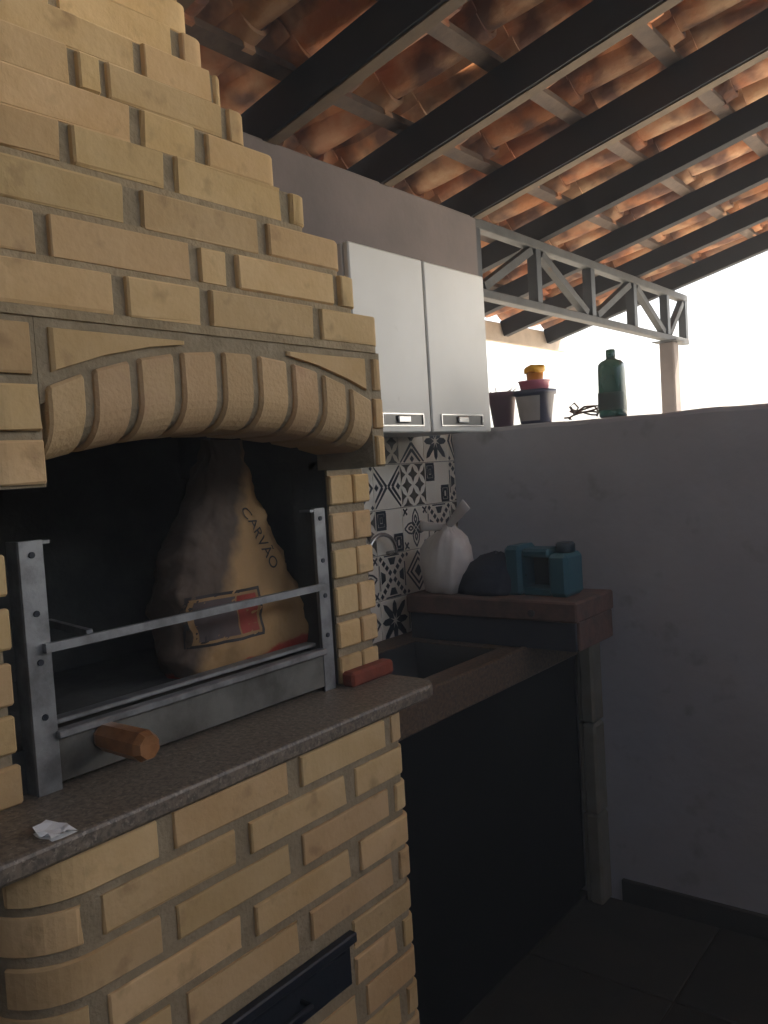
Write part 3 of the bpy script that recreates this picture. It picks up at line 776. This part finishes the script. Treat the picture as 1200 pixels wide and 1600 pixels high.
# clay tile: pan (hangs down between the battens) and roll
def tile_geo(L=.425):
    sec = []
    for k in range(9):
        y = -.064+.128*k/8; sec.append((y, .052*((abs(y)/.064)**2.4)))
    for k in range(1, 8):
        u = -1+2*k/8; y = .064+.040*(u+1); sec.append((y, .052+.040*(1-u*u)))
    sec.append((.146, .050))
    m = MB(); rings = []
    for xx, sc_, lift in ((.02, .90, .002), (-.02, .92, 0), (-L*.55, .98, .012), (-L+.012, 1.04, .030), (-L, 1.03, .032)):
        low = [(xx, y*sc_, z_*sc_+lift) for y, z_ in sec]; hi = [(xx, y*sc_, z_*sc_+lift+.015) for y, z_ in sec][::-1]
        rings.append(low+hi)
    n = len(sec); m.loft(rings, smooth=False)
    # nib that hooks over the batten
    m.box((-.035, -.02, -.016), (-.020, .02, .004))
    return m
tg = tile_geo(); tm = tg.mesh('roof_tile', 'clay')
for p_ in tm.polygons: p_.use_smooth = len(p_.vertices) == 4
try: tm.set_sharp_from_angle(angle=R(40))
except Exception: pass
random.seed(11)
TPY = .2035
for bx_ in BX[:6]:
    for c in range(22):
        y = 1.245+TPY*c
        o = link('roof_tile', tm, None, rf)
        zb = zr(bx_)+RH+.027
        o.location = Vector((bx_+.045+random.uniform(-.006, .006), y+random.uniform(-.003, .003), zb+random.uniform(0, .003)))-rf.location
        o.rotation_euler = (random.uniform(-.012, .012), -th+random.uniform(-.006, .006), random.uniform(-.010, .010))
# rest of the tile field, out of the picture: same tiles joined
me = bpy.data.meshes.new('tile_field'); bmA = bmesh.new()
for k, bx_ in enumerate(BX):
    if bx_ > XT-.05: break
    for c in range(-18, 22):
        y = 1.245+TPY*c
        if k < 6 and c >= 0: continue
        if -1.80 < bx_ and bx_-.40 < -1.22 and .52 < y < 1.2: continue
        b2 = len(bmA.verts)
        M = Matrix.Translation(Vector((bx_+.045, y, zr(bx_)+RH+.027))-rf.location) @ Matrix.Rotation(-th, 4, 'Y')
        vv = [bmA.verts.new(M @ Vector(v)) for v in tg.v]
        for f in tg.f:
            try: bmA.faces.new([vv[i] for i in f])
            except ValueError: pass
bmesh.ops.recalc_face_normals(bmA, faces=bmA.faces); bmA.to_mesh(me); bmA.free()
o = link('tile_field', me, 'clay', rf); o['kind'] = 'stuff'
# eave board
MB().box((-2.700, .9, zr(-2.68)-.015), (-2.668, 5.66, zr(-2.68)+.105), .003).obj('fascia_board', 'fascia', rf)

# ================================================================= TRUSS AND POST
tr = thing('steel_truss', 'grey welded steel truss carrying the eaves beyond the tall wall', 'truss', (WX-.03, 4.3, 2.2))
TX = WX-.030
MB().box((TX-.025, 3.002, 2.489), (TX+.025, 5.60, 2.5295), .003).obj('top_chord', 'steel_truss', tr)
MB().box((TX-.025, 3.002, 2.215), (TX+.025, 5.60, 2.250), .003).obj('bottom_chord', 'steel_truss', tr)
for y in (3.018, 3.545, 4.135, 4.705, 5.24, 5.575):
    MB().box((TX-.024, y-.024, 2.251), (TX+.024, y+.024, 2.488), .002).obj('upright', 'truss_shaded', tr)
for (ya, za), (yb, zb) in (((3.07, 2.262), (3.50, 2.478)), ((3.60, 2.478), (4.08, 2.262)), ((4.20, 2.262), (4.66, 2.478)), ((4.76, 2.478), (5.19, 2.262)), ((5.29, 2.262), (5.54, 2.478))):
    MB().beam((TX, ya, za), (TX, yb, zb), .036, .036, (1, 0, 0)).obj('diagonal', 'steel_truss', tr)
fp = thing('roof_post', 'brown concrete post under the outer end of the truss', 'post', (TX, 5.29, -.02))
MB().box((TX-.045, 5.235, -.02), (TX+.045, 5.335, 2.208), .008).obj('shaft', 'post_concrete', fp)
MB().box((TX-.075, 5.20, 2.2085), (TX+.075, 5.37, 2.2145)).obj('cap_plate', 'steel_truss', fp)
mb_ = MB().beam((2.375, -2.3, zr(2.375)-.056), (2.375, 5.5, zr(2.375)-.056), .10, .10)
tag(mb_.obj('edge_beam', 'steel_dark'), 'long dark steel beam carrying the rafters over the side wall', 'beam')
for i, y in enumerate((-2.2, 2.6)):
    c = MB().box((2.33, y, 2.5005), (2.42, y+.09, zr(2.375)-.108), .006).obj('wall_post', 'post_concrete')
    tag(c, ('short concrete post on the side wall next to the added rear wall', 'short concrete post on the side wall at its yard end')[i], 'post')
c = MB().box((2.32, 5.3, -.02), (2.43, 5.42, zr(2.375)-.108), .006).obj('porch_post', 'post_concrete')
tag(c, 'tall concrete post in the yard at the outer roof corner', 'post')

# ================================================================= THINGS ON THE LOW WALL
YW = 2.805
pt = thing('plant_pot', 'dull purple tapered plant pot on the low wall beside the cabinet', 'pot', (-1.588, YW, WT))
MB().lathe([(.034, 0), (.037, .003), (.050, .105), (.056, .108), (.057, .128), (.052, .128), (.045, .10), (.0, .098)], 28, (-1.588, YW, WT), caps=(True, False)).obj('pot_shell', 'pot_purple', pt)
for k in range(6):
    a = k*1.1; x0, y0 = -1.588+.02*math.cos(a), YW+.02*math.sin(a)
    MB().tube([(x0, y0, WT+.09), (x0+.02*math.cos(a), y0, WT+.125), (x0+.035*math.cos(a)+.008, y0+.01*math.sin(a), WT+.138+.008*math.sin(k*2))], .0018, 5).obj('dry_stem', 'wire_brown', pt)
pc = thing('label_pot', 'navy pot with a pale paper label standing on the low wall', 'pot', (-1.452, YW, WT))
MB().lathe([(.048, 0), (.052, .004), (.066, .104), (.073, .106), (.074, .122), (.069, .122), (.060, .10), (.0, .10)], 32, (-1.452, YW, WT), caps=(True, False), sq=2.6).obj('pot_shell', 'pot_navy', pc)
lb = MB()
def lab(a, z, dr=.0012):
    r = .052+(.066-.052)*(z-.004)/.1+dr; e = 2/2.6; cx, cy = math.cos(a), math.sin(a)
    return (-1.452+r*math.copysign(abs(cx)**e, cx), YW+r*math.copysign(abs(cy)**e, cy), WT+z)
A = [R(-140+k*9) for k in range(11)]
lb.add([lab(a, .012) for a in A]+[lab(a, .100) for a in A], [(k, k+1, 12+k, 11+k) for k in range(10)], 0, True)
lb.obj('paper_label', 'paper_label', pc)
pk = MB().lathe([(.042, 0), (.050, .003), (.056, .030), (.060, .034), (.056, .034), (.046, .008), (0, .008)], 28, (-1.452, YW, WT+.1225), caps=(True, False)).obj('pink_bowl', 'pink_plastic')
tag(pk, 'pink plastic bowl resting on the navy pot', 'bowl')
yc = thing('yellow_cup', 'small orange tub with a yellow lid standing in the pink bowl', 'tub', (-1.448, YW, WT+.131))
MB().lathe([(.026, 0), (.028, .003), (.031, .056), (.029, .056), (.0, .056)], 24, (-1.448, YW, WT+.131)).obj('tub_body', 'orange_tub', yc)
m = MB(); rings = []
for z_, r_ in ((.054, .034), (.057, .036), (.072, .036), (.077, .033), (.080, .022), (.081, .002)):
    rings.append([(-1.448+r_*(1+.06*math.sin(4*t))*math.cos(t), YW+r_*(1+.06*math.sin(4*t))*math.sin(t), WT+.131+z_+.003*math.sin(3*t)) for t in [2*math.pi*k/28 for k in range(28)]])
m.loft(rings); m.obj('crumpled_lid', 'yellow_plastic', yc)
# coil of brown wire
m = MB()
random.seed(2)
P = [(-1.335, YW-.01, WT+.012), (-1.31, YW-.012, WT+.012)]
for k in range(34):
    a = k*.40; rx = .050+.012*math.sin(k*.37); P.append((-1.265+rx*math.cos(a+3.1), YW+.034*math.sin(a+3.1), WT+.005+.034*(k/34)+.016*math.sin(k*.31)**2))
m.tube(P, .0032, 6)
P2 = [(-1.300, YW, WT+.02), (-1.318, YW, WT+.050), (-1.300, YW, WT+.062), (-1.285, YW, WT+.045), (-1.296, YW, WT+.028), (-1.262, YW, WT+.046), (-1.225, YW, WT+.045), (-1.212, YW, WT+.025), (-1.218, YW, WT+.008)]
m.tube(P2, .0036, 6)
tag(m.obj('wire_coil', 'wire_brown'), 'loose coil of brown wire lying on the low wall', 'wire')
# green bottle
bt = thing('green_bottle', 'dark green plastic bottle standing on the low wall', 'bottle', (-1.158, YW, WT))
m = MB(); rings = []
for z_, rx, ry in ((0, .040, .028), (.004, .045, .033), (.02, .046, .034), (.10, .0445, .033), (.165, .044, .032), (.182, .042, .030), (.192, .032, .024), (.197, .018, .017), (.201, .014, .014), (.205, .0135, .0135)):
    e = 2/3.2
    rings.append([(-1.158+rx*math.copysign(abs(math.cos(t))**e, math.cos(t)), YW+ry*math.copysign(abs(math.sin(t))**e, math.sin(t)), WT+z_) for t in [2*math.pi*k/32 for k in range(32)]])
m.loft(rings); m.obj('bottle_body', 'bottle_green', bt)
MB().lathe([(.0165, 0), (.017, .002), (.016, .024), (.013, .027)], 20, (-1.158, YW, WT+.204)).obj('cap', 'bottle_green', bt)
m = MB()
T = [R(-165+k*10) for k in range(16)]
def bl(t, z_):
    e = 2/3.2; return (-1.158+.0472*math.copysign(abs(math.cos(t))**e, math.cos(t)), YW+.0352*math.copysign(abs(math.sin(t))**e, math.sin(t)), WT+z_)
m.add([bl(t, .025) for t in T]+[bl(t, .085) for t in T], [(k, k+1, 17+k, 16+k) for k in range(15)], 0, True)
m.obj('label', 'bottle_label', bt)

# ================================================================= VEIL (thin even volume added to stand in for lens glare)
hz = MB().box((-9, -6, -1.15), (9, 16, 3.95)).obj('glare_veil', 'ink'); hz['kind'] = 'stuff'
hm = bpy.data.materials.new('glare_veil_mat'); hm.use_nodes = True; hn = hm.node_tree.nodes; hn.clear()
pvn = hn.new('ShaderNodeVolumePrincipled'); pvn.inputs['Color'].default_value = (.95, .95, .92, 1); pvn.inputs['Density'].default_value = .036; pvn.inputs['Anisotropy'].default_value = .35
ho = hn.new('ShaderNodeOutputMaterial'); hm.node_tree.links.new(pvn.outputs[0], ho.inputs['Volume'])
hz.data.materials.clear(); hz.data.materials.append(hm)
